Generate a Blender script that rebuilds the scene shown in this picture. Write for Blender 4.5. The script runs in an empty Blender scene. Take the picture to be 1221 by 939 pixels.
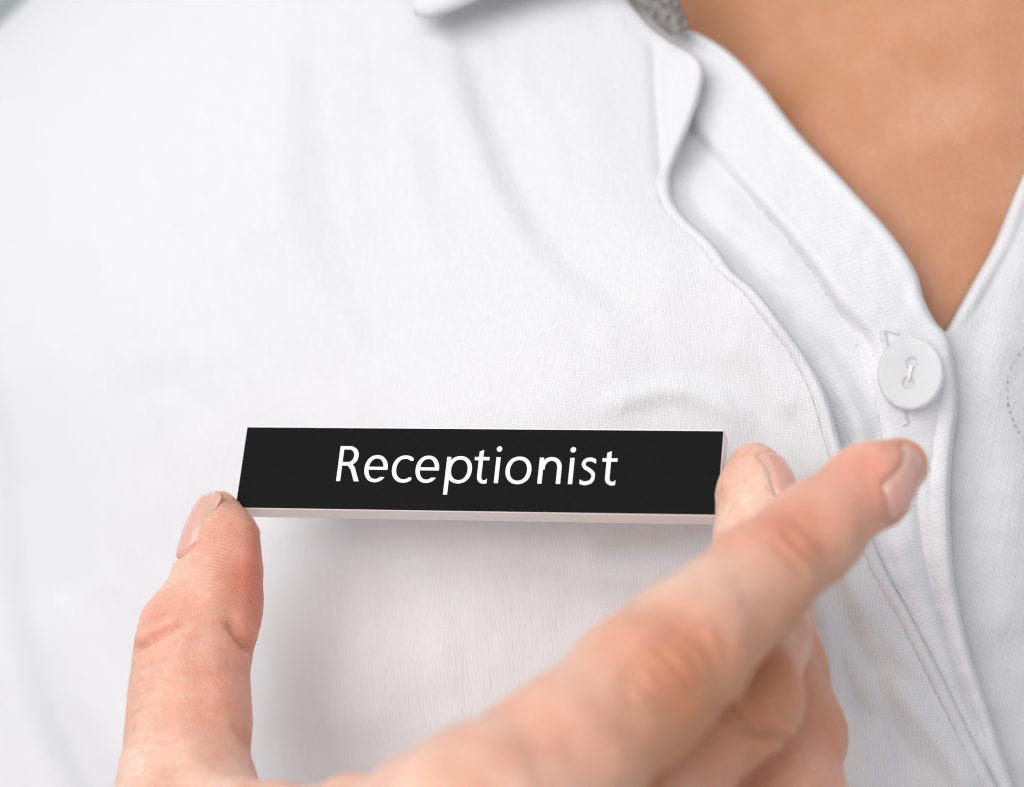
import bpy, math
import numpy as np
from mathutils import Vector

# ------------------------------------------------------------------ camera, world, light, exposure
scene = bpy.context.scene
COL = scene.collection
D = 480.0            # camera to name plate, mm
K = 7.0              # photograph pixels per mm at the plate
FW, FH = 1221.0, 939.0
MM = 0.001

cam_data = bpy.data.cameras.new("camera")
cam = bpy.data.objects.new("camera", cam_data)
COL.objects.link(cam)
cam.location = (0, -D * MM, 0)
cam.rotation_euler = (math.radians(90), 0, 0)
cam_data.sensor_width = 36.0
cam_data.sensor_fit = 'HORIZONTAL'
cam_data.lens = 36.0 * D / (FW / K)
cam_data.clip_start = 0.02
cam_data.clip_end = 50.0
cam_data.dof.use_dof = True
cam_data.dof.focus_distance = (D + 1.5) * MM
cam_data.dof.aperture_fstop = 9.0
scene.camera = cam

world = bpy.data.worlds.new("World")
scene.world = world
world.use_nodes = True
bg = world.node_tree.nodes["Background"]
bg.inputs[0].default_value = (0.945, 0.955, 1.0, 1)
bg.inputs[1].default_value = 0.48

key_data = bpy.data.lights.new("window_light", 'AREA')
key_data.shape = 'DISK'
key_data.size = 2.0
key_data.energy = 32.0
key_data.color = (1.0, 0.975, 0.95)
key = bpy.data.objects.new("window_light", key_data)
COL.objects.link(key)
key.location = Vector((-0.46, -0.80, 0.42)) * 2.0
key.rotation_euler = (Vector((0, 0.01, 0)) - key.location).to_track_quat('-Z', 'Y').to_euler()

scene.view_settings.view_transform = 'Standard'
scene.view_settings.look = 'None'
scene.view_settings.gamma = 1.0
scene.view_settings.exposure = 0.24
scene.render.engine = 'CYCLES'
scene.cycles.use_denoising = True
try:
    scene.cycles.denoiser = 'OPENIMAGEDENOISE'
except Exception:
    pass
scene.cycles.max_bounces = 6
scene.cycles.pixel_filter_type = 'BLACKMAN_HARRIS'
scene.cycles.filter_width = 1.1

rng = np.random.default_rng(7)

# ------------------------------------------------------------------ helpers
def P(px, py, y):
    s = (D + y) / D / K
    return np.array([(px - FW / 2) * s, y, (FH / 2 - py) * s])

def Pn(px, py, y):
    s = (D + y) / D / K
    return np.stack([(px - FW / 2) * s, y + 0 * px, (FH / 2 - py) * s], -1)

def empty(name, loc):
    o = bpy.data.objects.new(name, None)
    o.location = Vector(loc) * MM
    o.empty_display_size = 0.02
    COL.objects.link(o)
    return o

def world_offset(o):
    v = Vector((0, 0, 0))
    while o is not None:
        v += o.location
        o = o.parent
    return v

def mesh_obj(name, verts, faces, mat, parent=None, smooth=True, attrs=None):
    me = bpy.data.meshes.new(name)
    v = np.asarray(verts, dtype=np.float64) * MM
    if isinstance(faces, np.ndarray):
        n, k = faces.shape
        me.vertices.add(len(v)); me.vertices.foreach_set("co", v.ravel())
        me.loops.add(n * k); me.loops.foreach_set("vertex_index", faces.ravel().astype(np.int32))
        me.polygons.add(n)
        me.polygons.foreach_set("loop_start", np.arange(0, n * k, k, dtype=np.int32))
        me.polygons.foreach_set("loop_total", np.full(n, k, dtype=np.int32))
        me.update(calc_edges=True)
    else:
        me.from_pydata([tuple(q) for q in v], [], [tuple(map(int, f)) for f in faces])
        me.update()
    me.polygons.foreach_set("use_smooth", np.full(len(me.polygons), smooth))
    if attrs:
        for k_, a in attrs.items():
            at = me.attributes.new(k_, 'FLOAT', 'POINT')
            at.data.foreach_set("value", np.asarray(a, dtype=np.float32))
    me.validate()
    if mat: me.materials.append(mat)
    o = bpy.data.objects.new(name, me)
    COL.objects.link(o)
    if parent is not None:
        o.parent = parent
        o.location = -world_offset(parent)
    return o

def sstep(x, a, b):
    t = np.clip((x - a) / (b - a), 0, 1)
    return t * t * (3 - 2 * t)

def smooth_curve(pts, n=400):
    """Catmull-Rom through points, resampled."""
    p = np.asarray(pts, float)
    p = np.vstack([2 * p[0] - p[1], p, 2 * p[-1] - p[-2]])
    out = []
    m = max(4, n // (len(p) - 3))
    for i in range(1, len(p) - 2):
        t = np.linspace(0, 1, m, endpoint=False)[:, None]
        a, b, c, d = p[i - 1], p[i], p[i + 1], p[i + 2]
        out.append(0.5 * ((2 * b) + (-a + c) * t + (2 * a - 5 * b + 4 * c - d) * t ** 2 + (-a + 3 * b - 3 * c + d) * t ** 3))
    out.append(p[-2][None])
    return np.vstack(out)

def seg_dist2d(X, Y, pts):
    """distance, signed side (+ = right of travel in y-down px) and parameter to a polyline"""
    pts = smooth_curve(pts, 30)
    best = np.full(X.shape, 1e9); side = np.zeros(X.shape); par = np.zeros(X.shape)
    L = np.concatenate([[0], np.cumsum(np.hypot(*np.diff(pts, axis=0).T))]); L /= L[-1]
    for i in range(len(pts) - 1):
        a, b = pts[i], pts[i + 1]
        d = b - a; l2 = d @ d + 1e-9
        t = np.clip(((X - a[0]) * d[0] + (Y - a[1]) * d[1]) / l2, 0, 1)
        dx = X - a[0] - t * d[0]; dy = Y - a[1] - t * d[1]
        r = np.hypot(dx, dy)
        m = r < best
        best = np.where(m, r, best)
        side = np.where(m, np.sign(d[0] * dy - d[1] * dx), side)
        par = np.where(m, L[i] + t * (L[i + 1] - L[i]), par)
    return best, side, par

def tps(points):
    p = np.asarray(points, float)
    q = p[:, :2] / 300.0
    n = len(q)
    def U(r2): return np.where(r2 > 0, r2 * np.log(np.maximum(r2, 1e-12)), 0)
    A = np.zeros((n + 3, n + 3))
    r2 = ((q[:, None] - q[None]) ** 2).sum(-1)
    A[:n, :n] = U(r2) + np.eye(n) * 0.02
    A[:n, n] = 1; A[:n, n + 1:] = q
    A[n:, :n] = A[:n, n:].T
    w = np.linalg.solve(A, np.concatenate([p[:, 2], [0, 0, 0]]))
    def f(X, Y):
        X = np.asarray(X, float) / 300.; Y = np.asarray(Y, float) / 300.
        r = w[n] + w[n + 1] * X + w[n + 2] * Y
        for i in range(n):
            r = r + w[i] * U((X - q[i, 0]) ** 2 + (Y - q[i, 1]) ** 2)
        return r
    return f

def noise2(X, Y, scale, seed, octaves=3):
    """value noise made of random sines (smooth, cheap)"""
    r = np.random.default_rng(seed)
    out = np.zeros(np.shape(X)); amp = 1.0; tot = 0
    for o in range(octaves):
        for _ in range(5):
            a = r.uniform(0, 2 * np.pi); k = 2 * np.pi / scale * r.uniform(0.6, 1.5) * 2 ** o
            out = out + amp * np.sin(k * (np.cos(a) * X + np.sin(a) * Y) + r.uniform(0, 6.28)) / 5 ** .5
        tot += amp; amp *= 0.5
    return out / tot

def grid_faces(nr, nc):
    i = np.arange(nr - 1)[:, None] * nc + np.arange(nc - 1)[None]
    return np.stack([i, i + nc, i + nc + 1, i + 1], -1).reshape(-1, 4)

# ------------------------------------------------------------------ materials
def mat_new(name):
    m = bpy.data.materials.new(name); m.use_nodes = True
    nt = m.node_tree
    return m, nt, nt.nodes["Principled BSDF"]

def N(nt, typ, **kw):
    n = nt.nodes.new(typ)
    for k, v in kw.items():
        setattr(n, k, v)
    return n

def math_node(nt, op, a, b=None):
    n = N(nt, 'ShaderNodeMath', operation=op)
    for i, v in enumerate((a, b)):
        if v is None: continue
        if isinstance(v, (int, float)): n.inputs[i].default_value = v
        else: nt.links.new(v, n.inputs[i])
    return n.outputs[0]

def mixc(nt, fac, c1, c2, blend='MIX'):
    n = N(nt, 'ShaderNodeMix', data_type='RGBA', blend_type=blend)
    for sock, v in ((n.inputs[0], fac), (n.inputs[6], c1), (n.inputs[7], c2)):
        if isinstance(v, (int, float)): sock.default_value = v
        elif isinstance(v, tuple): sock.default_value = v
        else: nt.links.new(v, sock)
    return n.outputs[2]

def coords_mm(nt, rot=(0, 0, 0), scale=1.0):
    tc = N(nt, 'ShaderNodeTexCoord'); mp = N(nt, 'ShaderNodeMapping')
    mp.inputs['Scale'].default_value = (1000 * scale,) * 3
    mp.inputs['Rotation'].default_value = rot
    nt.links.new(tc.outputs['Object'], mp.inputs['Vector'])
    return mp.outputs[0]

def cloth_material(name, base, rot_deg, period=0.46, twill=0.0, weave_depth=0.05, slant=0.55):
    m, nt, bs = mat_new(name)
    L = nt.links
    co = coords_mm(nt, rot=(0, math.radians(rot_deg), 0))
    # slight wander of the yarns
    nz = N(nt, 'ShaderNodeTexNoise'); nz.inputs['Scale'].default_value = 0.22; nz.inputs['Detail'].default_value = 2
    L.new(co, nz.inputs['Vector'])
    wob = math_node(nt, 'MULTIPLY', math_node(nt, 'SUBTRACT', nz.outputs['Fac'], 0.5), 0.6)
    sep = N(nt, 'ShaderNodeSeparateXYZ'); L.new(co, sep.inputs[0])
    x = math_node(nt, 'ADD', sep.outputs[0], wob)
    z = math_node(nt, 'ADD', sep.outputs[2], wob)
    k = 2 * math.pi / period
    sx = math_node(nt, 'SINE', math_node(nt, 'MULTIPLY', x, k))
    sz = math_node(nt, 'SINE', math_node(nt, 'MULTIPLY', z, k))
    weave = math_node(nt, 'MULTIPLY', sx, sz)
    if twill > 0:
        d = math_node(nt, 'SINE', math_node(nt, 'MULTIPLY', math_node(nt, 'ADD', math_node(nt, 'MULTIPLY', x, 1.0), math_node(nt, 'MULTIPLY', z, slant)), k * 0.8))
        weave = math_node(nt, 'ADD', math_node(nt, 'MULTIPLY', weave, 1 - twill), math_node(nt, 'MULTIPLY', d, twill))
    # slubs: uneven yarn thickness along the length
    mp2 = N(nt, 'ShaderNodeMapping'); mp2.inputs['Scale'].default_value = (3.4, 3.4, 0.12)
    L.new(co, mp2.inputs['Vector'])
    sl = N(nt, 'ShaderNodeTexNoise'); sl.inputs['Scale'].default_value = 0.55; sl.inputs['Detail'].default_value = 3
    L.new(mp2.outputs[0], sl.inputs['Vector'])
    fz = N(nt, 'ShaderNodeTexNoise'); fz.inputs['Scale'].default_value = 2.6; fz.inputs['Detail'].default_value = 3
    L.new(co, fz.inputs['Vector'])
    h = math_node(nt, 'ADD', math_node(nt, 'MULTIPLY', weave, weave_depth), math_node(nt, 'MULTIPLY', sl.outputs['Fac'], 0.20))
    h = math_node(nt, 'ADD', h, math_node(nt, 'MULTIPLY', fz.outputs['Fac'], 0.10))
    bump = N(nt, 'ShaderNodeBump'); bump.inputs['Strength'].default_value = 1.0
    bump.inputs['Distance'].default_value = 0.001
    L.new(h, bump.inputs['Height']); L.new(bump.outputs[0], bs.inputs['Normal'])
    # open pinholes between the yarns are a touch darker
    gap = N(nt, 'ShaderNodeMapRange'); L.new(weave, gap.inputs[0])
    gap.inputs[1].default_value = -1.0; gap.inputs[2].default_value = -0.1
    gap.inputs[3].default_value = 0.78; gap.inputs[4].default_value = 1.0
    col = mixc(nt, 1.0, base + (1,), (1, 1, 1, 1), 'MULTIPLY')
    gm = N(nt, 'ShaderNodeCombineColor')
    for i in range(3): L.new(gap.outputs[0], gm.inputs[i])
    L.new(mixc(nt, 1.0, col, gm.outputs[0], 'MULTIPLY'), bs.inputs['Base Color'])
    bs.inputs['Roughness'].default_value = 0.85
    bs.inputs['Specular IOR Level'].default_value = 0.2
    bs.inputs['Sheen Weight'].default_value = 0.12
    # thin cotton lets some light through
    tr = N(nt, 'ShaderNodeBsdfTranslucent'); tr.inputs[0].default_value = base + (1,)
    L.new(bump.outputs[0], tr.inputs['Normal'])
    mx = N(nt, 'ShaderNodeMixShader'); mx.inputs[0].default_value = 0.10
    L.new(bs.outputs[0], mx.inputs[1]); L.new(tr.outputs[0], mx.inputs[2])
    L.new(mx.outputs[0], nt.nodes['Material Output'].inputs['Surface'])
    return m

WHITE = (0.89, 0.895, 0.915)
M_cloth = cloth_material("white_cotton", WHITE, 3, 0.50, 0.30, 0.06, 0.10)
M_placket = cloth_material("white_cotton_placket", (0.89, 0.895, 0.915), 38, 0.48, 0.65, 0.028)
M_right = cloth_material("white_cotton_right", (0.88, 0.885, 0.90), -12, 0.52, 0.75, 0.05)

def skin_material(name, c_lo, c_hi, c_red, tone_scale, pore):
    m, nt, bs = mat_new(name)
    L = nt.links
    co = coords_mm(nt)
    n1 = N(nt, 'ShaderNodeTexNoise'); n1.inputs['Scale'].default_value = 0.09 * tone_scale; n1.inputs['Detail'].default_value = 5
    n1.inputs['Roughness'].default_value = 0.6
    L.new(co, n1.inputs['Vector'])
    rp = N(nt, 'ShaderNodeMapRange'); L.new(n1.outputs['Fac'], rp.inputs[0])
    rp.inputs[1].default_value = 0.32; rp.inputs[2].default_value = 0.68
    col = mixc(nt, rp.outputs[0], c_lo + (1,), c_hi + (1,))
    n3 = N(nt, 'ShaderNodeTexNoise'); n3.inputs['Scale'].default_value = 0.9; n3.inputs['Detail'].default_value = 4
    L.new(co, n3.inputs['Vector'])
    sp = N(nt, 'ShaderNodeMapRange'); L.new(n3.outputs['Fac'], sp.inputs[0])
    sp.inputs[1].default_value = 0.35; sp.inputs[2].default_value = 0.65
    sp.inputs[3].default_value = 0.0; sp.inputs[4].default_value = 0.22
    col = mixc(nt, sp.outputs[0], col, c_red + (1,))
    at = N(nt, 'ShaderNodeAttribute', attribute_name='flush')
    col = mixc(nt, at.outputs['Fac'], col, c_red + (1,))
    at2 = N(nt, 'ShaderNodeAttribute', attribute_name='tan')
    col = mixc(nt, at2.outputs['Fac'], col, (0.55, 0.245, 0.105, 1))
    L.new(col, bs.inputs['Base Color'])
    bs.inputs['Roughness'].default_value = 0.48
    bs.inputs['Specular IOR Level'].default_value = 0.42
    bs.inputs['Subsurface Weight'].default_value = 1.0
    bs.inputs['Subsurface Radius'].default_value = (1.0, 0.32, 0.18)
    bs.inputs['Subsurface Scale'].default_value = 0.0026
    # skin relief: lozenge cells, fine lines
    dn = N(nt, 'ShaderNodeTexNoise'); dn.inputs['Scale'].default_value = 0.7; dn.inputs['Detail'].default_value = 2
    L.new(co, dn.inputs['Vector'])
    va = N(nt, 'ShaderNodeVectorMath', operation='MULTIPLY_ADD')
    L.new(dn.outputs['Color'], va.inputs[0]); va.inputs[1].default_value = (0.9, 0.9, 0.9); L.new(co, va.inputs[2])
    vo = N(nt, 'ShaderNodeTexVoronoi', feature='DISTANCE_TO_EDGE'); vo.inputs['Scale'].default_value = pore
    L.new(va.outputs[0], vo.inputs['Vector'])
    vr = N(nt, 'ShaderNodeMapRange'); L.new(vo.outputs['Distance'], vr.inputs[0]); vr.inputs[2].default_value = 0.22
    n2 = N(nt, 'ShaderNodeTexNoise'); n2.inputs['Scale'].default_value = 1.3; n2.inputs['Detail'].default_value = 5
    L.new(co, n2.inputs['Vector'])
    at3 = N(nt, 'ShaderNodeAttribute', attribute_name='ridge')
    at4 = N(nt, 'ShaderNodeAttribute', attribute_name='ridge_u')
    rw = math_node(nt, 'SINE', math_node(nt, 'ADD', math_node(nt, 'MULTIPLY', at4.outputs['Fac'], 2 * math.pi / 0.62),
                                         math_node(nt, 'MULTIPLY', n2.outputs['Fac'], 3.0)))
    rh = math_node(nt, 'MULTIPLY', math_node(nt, 'MULTIPLY', rw, at3.outputs['Fac']), 0.045)
    cell = math_node(nt, 'MULTIPLY', math_node(nt, 'MULTIPLY', vr.outputs[0], math_node(nt, 'SUBTRACT', 1.0, at3.outputs['Fac'])), 0.065)
    h = math_node(nt, 'ADD', math_node(nt, 'ADD', cell, rh), math_node(nt, 'MULTIPLY', n2.outputs['Fac'], 0.09))
    bump = N(nt, 'ShaderNodeBump'); bump.inputs['Distance'].default_value = 0.001; bump.inputs['Strength'].default_value = 0.9
    L.new(h, bump.inputs['Height']); L.new(bump.outputs[0], bs.inputs['Normal'])
    return m

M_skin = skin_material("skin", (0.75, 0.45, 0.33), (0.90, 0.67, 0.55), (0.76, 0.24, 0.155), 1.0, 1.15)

m, nt, bs = mat_new("fingernail"); M_nail = m
bs.inputs['Base Color'].default_value = (0.80, 0.52, 0.46, 1)
bs.inputs['Roughness'].default_value = 0.2
bs.inputs['Subsurface Weight'].default_value = 0.6
bs.inputs['Subsurface Radius'].default_value = (1.0, 0.4, 0.3)
bs.inputs['Subsurface Scale'].default_value = 0.001
bs.inputs['Coat Weight'].default_value = 0.35
bs.inputs['Coat Roughness'].default_value = 0.08
at = N(nt, 'ShaderNodeAttribute', attribute_name='tip')
nt.links.new(mixc(nt, at.outputs['Fac'], (0.82, 0.44, 0.36, 1), (0.88, 0.64, 0.55, 1)), bs.inputs['Base Color'])
co = coords_mm(nt); nz = N(nt, 'ShaderNodeTexNoise'); nz.inputs['Scale'].default_value = 0.9
nt.links.new(co, nz.inputs['Vector'])
bp = N(nt, 'ShaderNodeBump'); bp.inputs['Distance'].default_value = 0.0001; nt.links.new(nz.outputs['Fac'], bp.inputs['Height'])
nt.links.new(bp.outputs[0], bs.inputs['Normal'])

def plain(name, col, rough, spec=0.5, noise=None, sss=0.0):
    m, nt, bs = mat_new(name)
    bs.inputs['Base Color'].default_value = col + (1,)
    bs.inputs['Roughness'].default_value = rough
    bs.inputs['Specular IOR Level'].default_value = spec
    if sss:
        bs.inputs['Subsurface Weight'].default_value = sss
        bs.inputs['Subsurface Radius'].default_value = (1, 1, 1)
        bs.inputs['Subsurface Scale'].default_value = 0.0015
    if noise:
        co = coords_mm(nt)
        nz = N(nt, 'ShaderNodeTexNoise'); nz.inputs['Scale'].default_value = noise[0]; nz.inputs['Detail'].default_value = 5
        nt.links.new(co, nz.inputs['Vector'])
        c2 = tuple(min(1, c * noise[1]) for c in col) + (1,)
        nt.links.new(mixc(nt, nz.outputs['Fac'], col + (1,), c2), bs.inputs['Base Color'])
        bp = N(nt, 'ShaderNodeBump'); bp.inputs['Distance'].default_value = noise[2] * MM
        nt.links.new(nz.outputs['Fac'], bp.inputs['Height']); nt.links.new(bp.outputs[0], bs.inputs['Normal'])
    return m

M_acryl = plain("white_acrylic", (0.93, 0.925, 0.93), 0.35, 0.5, (0.8, 0.95, 0.02))
M_black = plain("black_laminate", (0.0048, 0.005, 0.0056), 0.5, 0.05, (1.4, 1.6, 0.012))
M_print = plain("white_print", (0.80, 0.83, 0.86), 0.6, 0.3, (2.0, 0.97, 0.005))
M_button = plain("milky_plastic", (0.90, 0.91, 0.92), 0.30, 0.5, (0.35, 0.96, 0.03), 0.8)
M_button.node_tree.nodes['Principled BSDF'].inputs['Transmission Weight'].default_value = 0.4
M_button.node_tree.nodes['Principled BSDF'].inputs['IOR'].default_value = 1.35
M_thread = plain("white_thread", (0.87, 0.87, 0.91), 0.8, 0.2, (3.0, 0.9, 0.1))
M_pale = plain('pale_thread', (0.90, 0.90, 0.93), 0.7, 0.2, (3.0, 0.95, 0.05))
M_stitch = plain("grey_stitch_hole", (0.34, 0.34, 0.36), 0.9, 0.1, (3.0, 0.7, 0.1))
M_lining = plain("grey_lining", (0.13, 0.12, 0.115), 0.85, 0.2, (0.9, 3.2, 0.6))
M_wall = plain("grey_green_wall", (0.36, 0.41, 0.40), 0.9, 0.2, (0.004, 1.25, 2.0))

# ------------------------------------------------------------------ setting: blurred wall far behind
wv = [(-1500, 1100, -900), (1500, 1100, -900), (1500, 1100, 900), (-1500, 1100, 900),
      (-1500, 1160, -900), (1500, 1160, -900), (1500, 1160, 900), (-1500, 1160, 900)]
wf = [(0, 1, 2, 3), (5, 4, 7, 6), (4, 0, 3, 7), (1, 5, 6, 2), (3, 2, 6, 7), (4, 5, 1, 0)]
o = mesh_obj("wall", wv, wf, M_wall, None, smooth=False)
o["kind"] = "structure"

# ------------------------------------------------------------------ the person
person = empty("person", (0, 120, -330))
person["label"] = "person in a white button-up shirt, one hand pinching a black name plate"
person["category"] = "person"

# boundary curves in photograph pixels (x as a function of y)
E_pts = [(700, -120), (722, -60), (748, 0), (775, 34), (803, 55), (828, 70), (836, 84), (832, 112), (818, 152), (801, 192), (796, 215), (800, 240), (816, 263),
         (850, 295), (872, 326), (900, 350), (936, 396), (960, 430), (981, 470), (996, 520), (1008, 560), (1026, 615), (1052, 680),
         (1085, 740), (1120, 808), (1158, 885), (1185, 939), (1240, 1050), (1300, 1180)]
O_pts = [(690, -120), (738, -60), (778, 0), (806, 34), (834, 45), (870, 68), (906, 105), (950, 162), (1010, 226), (1060, 282), (1088, 325), (1098, 358), (1112, 386), (1128, 406),
         (1134, 440), (1138, 480), (1134, 520), (1130, 560), (1129, 620), (1134, 690), (1150, 770), (1175, 850), (1205, 939), (1250, 1050), (1310, 1180)]
C_pts = [(1330, 20), (1262, 130), (1221, 212), (1190, 290), (1160, 345), (1129, 400)]

def curve_x(pts, py):
    c = smooth_curve(pts, 1200)
    i = np.argsort(c[:, 1], kind='stable')
    return np.interp(py, c[i, 1], c[i, 0])

base = tps([(860, 560, 12), (950, 450, 11), (700, 450, 14), (570, 450, 20), (400, 450, 32), (200, 450, 48), (0, 450, 78), (-100, 450, 105),
            (400, 100, 50), (200, 100, 64), (0, 100, 92), (650, 150, 40), (650, 300, 26), (780, 150, 38), (800, 300, 20), (750, 0, 52), (500, 0, 56), (250, -80, 78),
            (500, 700, 22), (350, 850, 27), (700, 850, 16), (1000, 800, 13), (1050, 900, 12), (900, 700, 13), (200, 800, 48), (0, 800, 80), (-100, 800, 105),
            (1180, 500, 15), (1221, 300, 22), (1180, 800, 15), (1350, 500, 24), (1350, 900, 24), (1127, 403, 15), (1060, 330, 16), (950, 200, 28), (850, 60, 44),
            (400, 1100, 32), (800, 1100, 20), (1150, 1100, 20), (0, 1100, 85)])

def fold_step(X, Y, pts, depth, width, fade=(0.12, 0.88), right=True, off=0):
    """cloth drops by depth on one side of the curve, rising back over a long distance"""
    d, s, t = seg_dist2d(X, Y, pts)
    sd = d * s * (1 if right else -1) + off
    f = sstep(t, 0.0, fade[0]) * (1 - sstep(t, fade[1], 1.0))
    return depth * f * sstep(sd, -width, width) * np.exp(-np.maximum(sd, 0) / (width * 5))

def fold_ridge(X, Y, pts, height, width, fade=(0.2, 0.8)):
    d, s, t = seg_dist2d(X, Y, pts)
    f = sstep(t, 0.0, fade[0]) * (1 - sstep(t, fade[1], 1.0))
    return -height * f * np.exp(-(d / width) ** 2)

def panel_folds(X, Y):
    h = np.zeros(X.shape)
    h += fold_step(X, Y, [(520, -60), (535, 20), (562, 110), (592, 190), (640, 285), (700, 345), (780, 400)], 2.0, 20, (0.03, 0.85), right=False)
    h += fold_ridge(X, Y, [(520, 60), (548, 150), (585, 230), (640, 300)], 1.0, 22)
    h += fold_step(X, Y, [(345, -60), (350, 60), (356, 150), (385, 290), (440, 400), (500, 500), (560, 600)], 2.0, 34, (0.25, 0.75), right=False)
    h += fold_ridge(X, Y, [(330, -60), (335, 80), (330, 200), (300, 330)], 1.1, 45)
    h += fold_ridge(X, Y, [(470, 130), (500, 260), (540, 380)], 0.8, 26)
    h += fold_ridge(X, Y, [(690, 60), (720, 180), (760, 300), (800, 380)], 0.9, 45)
    h += fold_ridge(X, Y, [(690, 500), (745, 476), (800, 464), (850, 478), (905, 512)], 1.1, 15, (0.3, 0.75))
    h += fold_step(X, Y, [(740, 470), (800, 456), (860, 470), (925, 515)], 0.7, 10, (0.3, 0.8), right=False)
    h -= fold_ridge(X, Y, [(700, 650), (770, 655), (850, 640), (920, 650)], 1.6, 18)
    h += fold_step(X, Y, [(-10, 430), (8, 560), (18, 690), (45, 820), (90, 930), (130, 1030)], 5.0, 22, (0.15, 0.9), right=True)
    h += fold_ridge(X, Y, [(70, 700), (110, 830), (190, 960)], 2.0, 45)
    h += fold_ridge(X, Y, [(60, 740), (90, 720), (150, 680)], 0.5, 18)
    h += fold_ridge(X, Y, [(960, 690), (1000, 770), (1040, 850), (1060, 960)], 2.2, 16, (0.2, 0.95))
    h += fold_ridge(X, Y, [(1045, 790), (1085, 840), (1125, 890), (1160, 950)], 2.4, 15, (0.3, 0.9))
    h += fold_step(X, Y, [(985, 720), (1002, 800), (1036, 880), (1050, 960)], 3.0, 10, (0.2, 0.95), right=False)
    h += fold_ridge(X, Y, [(975, 600), (1010, 680), (1060, 760), (1110, 830)], 1.0, 14)
    h += fold_ridge(X, Y, [(380, 640), (420, 760), (430, 900)], 1.2, 50)
    h += fold_ridge(X, Y, [(560, 640), (650, 668), (760, 690), (860, 676)], 0.9, 20)
    h += fold_ridge(X, Y, [(470, 660), (520, 740), (540, 840)], 0.7, 24)
    h += fold_ridge(X, Y, [(985, 640), (1022, 720), (1052, 800)], 1.0, 11)
    h -= fold_ridge(X, Y, [(1000, 820), (1060, 870), (1110, 930)], 1.2, 13)
    h += fold_ridge(X, Y, [(860, 400), (905, 440), (950, 500)], 0.7, 16)
    h += fold_ridge(X, Y, [(600, 60), (650, 150), (690, 260)], 0.5, 20)
    h += fold_ridge(X, Y, [(90, 250), (150, 330), (190, 470)], 1.2, 60)
    h += 0.6 * noise2(X, Y * 0.45, 260, 3) + 0.16 * noise2(X, Y * 0.35, 90, 5) + 0.05 * noise2(X, Y * 0.5, 34, 8)
    return h

def shoulder_roll(X, Y, y):
    """roll the sheet back over the shoulder and round the flank"""
    nx, ny = -0.69, -0.72
    R = 330.0
    # the shoulder outline crosses the frame's corner at (0,33)-(40,0)
    d = (X - 22) * nx + (Y - 14) * ny + R
    th = np.clip(d / R, 0, 2.6)
    k = np.where(d > 0, R * np.sin(th) - np.maximum(d, 0), 0)
    k = np.where(d / R > 2.6, R * np.sin(2.6) - d, k)
    roll = np.where(d > 0, R * (1 - np.cos(th)), 0) / K
    return X + nx * k, Y + ny * k, y + roll * 0.55


# --- right front panel of the wearer (image left): the main sheet
nr, nc = 430, 400
py = np.linspace(-330, 1150, nr)
ex = curve_x(E_pts, py)
u = np.linspace(0, 1, nc)
u = 1 - (1 - u) ** 1.25
X = -330 + (ex[:, None] + 330) * u[None]
Y = np.repeat(py[:, None], nc, 1)
def main_y(X, Y):
    return base(X, Y) + panel_folds(X, Y)
Yd = main_y(X, Y)
dE = ex[:, None] - X                      # px to the hem
# turned-back flap near the top: crease from (790,58) to (796,212)
cx = np.interp(Y, [-200, 40, 58, 120, 212, 260], [640, 775, 789, 791, 797, 800])
flap = sstep(Y, 40, 70) * (1 - sstep(Y, 195, 225))
Yd -= flap * np.clip(X - cx, 0, 60) * 0.10
Yd += flap * 1.6 * np.exp(-((X - cx + 8) / 9) ** 2)
# wavy, thickened hem
Yd -= 0.5 * np.exp(-((dE - 5) / 5.0) ** 2) * sstep(Y, 190, 240)
Yd += 0.35 * np.exp(-((dE - 13) / 3.0) ** 2) * sstep(Y, 190, 240)
Yd -= 3.0 * np.exp(-dE / 40.0) * sstep(Y, 230, 330) * (1 - sstep(Y, 560, 700))
Yd -= 1.2 * np.exp(-dE / 30.0) * np.sin(Y / 26.0) * sstep(Y, 200, 300) * (1 - sstep(Y, 420, 520))
Yd -= 0.8 * np.exp(-dE / 30.0) * sstep(Y, 560, 700)
Yd += 2.2 * np.clip(1 - dE / 4.0, 0, 1) ** 2      # roll the edge under
X2, Y2, Yd2 = shoulder_roll(X, Y, Yd)
panel = Pn(X2, Y2, Yd2)
shirt = mesh_obj("shirt", panel.reshape(-1, 3), grid_faces(nr, nc)[:, ::-1], M_cloth, person)
shirt["label"] = "white cotton shirt with an open collar and button placket"
def solidify(o, t):
    md = o.modifiers.new("cloth_thickness", 'SOLIDIFY'); md.thickness = t * MM; md.offset = -1
solidify(shirt, 0.5)

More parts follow.
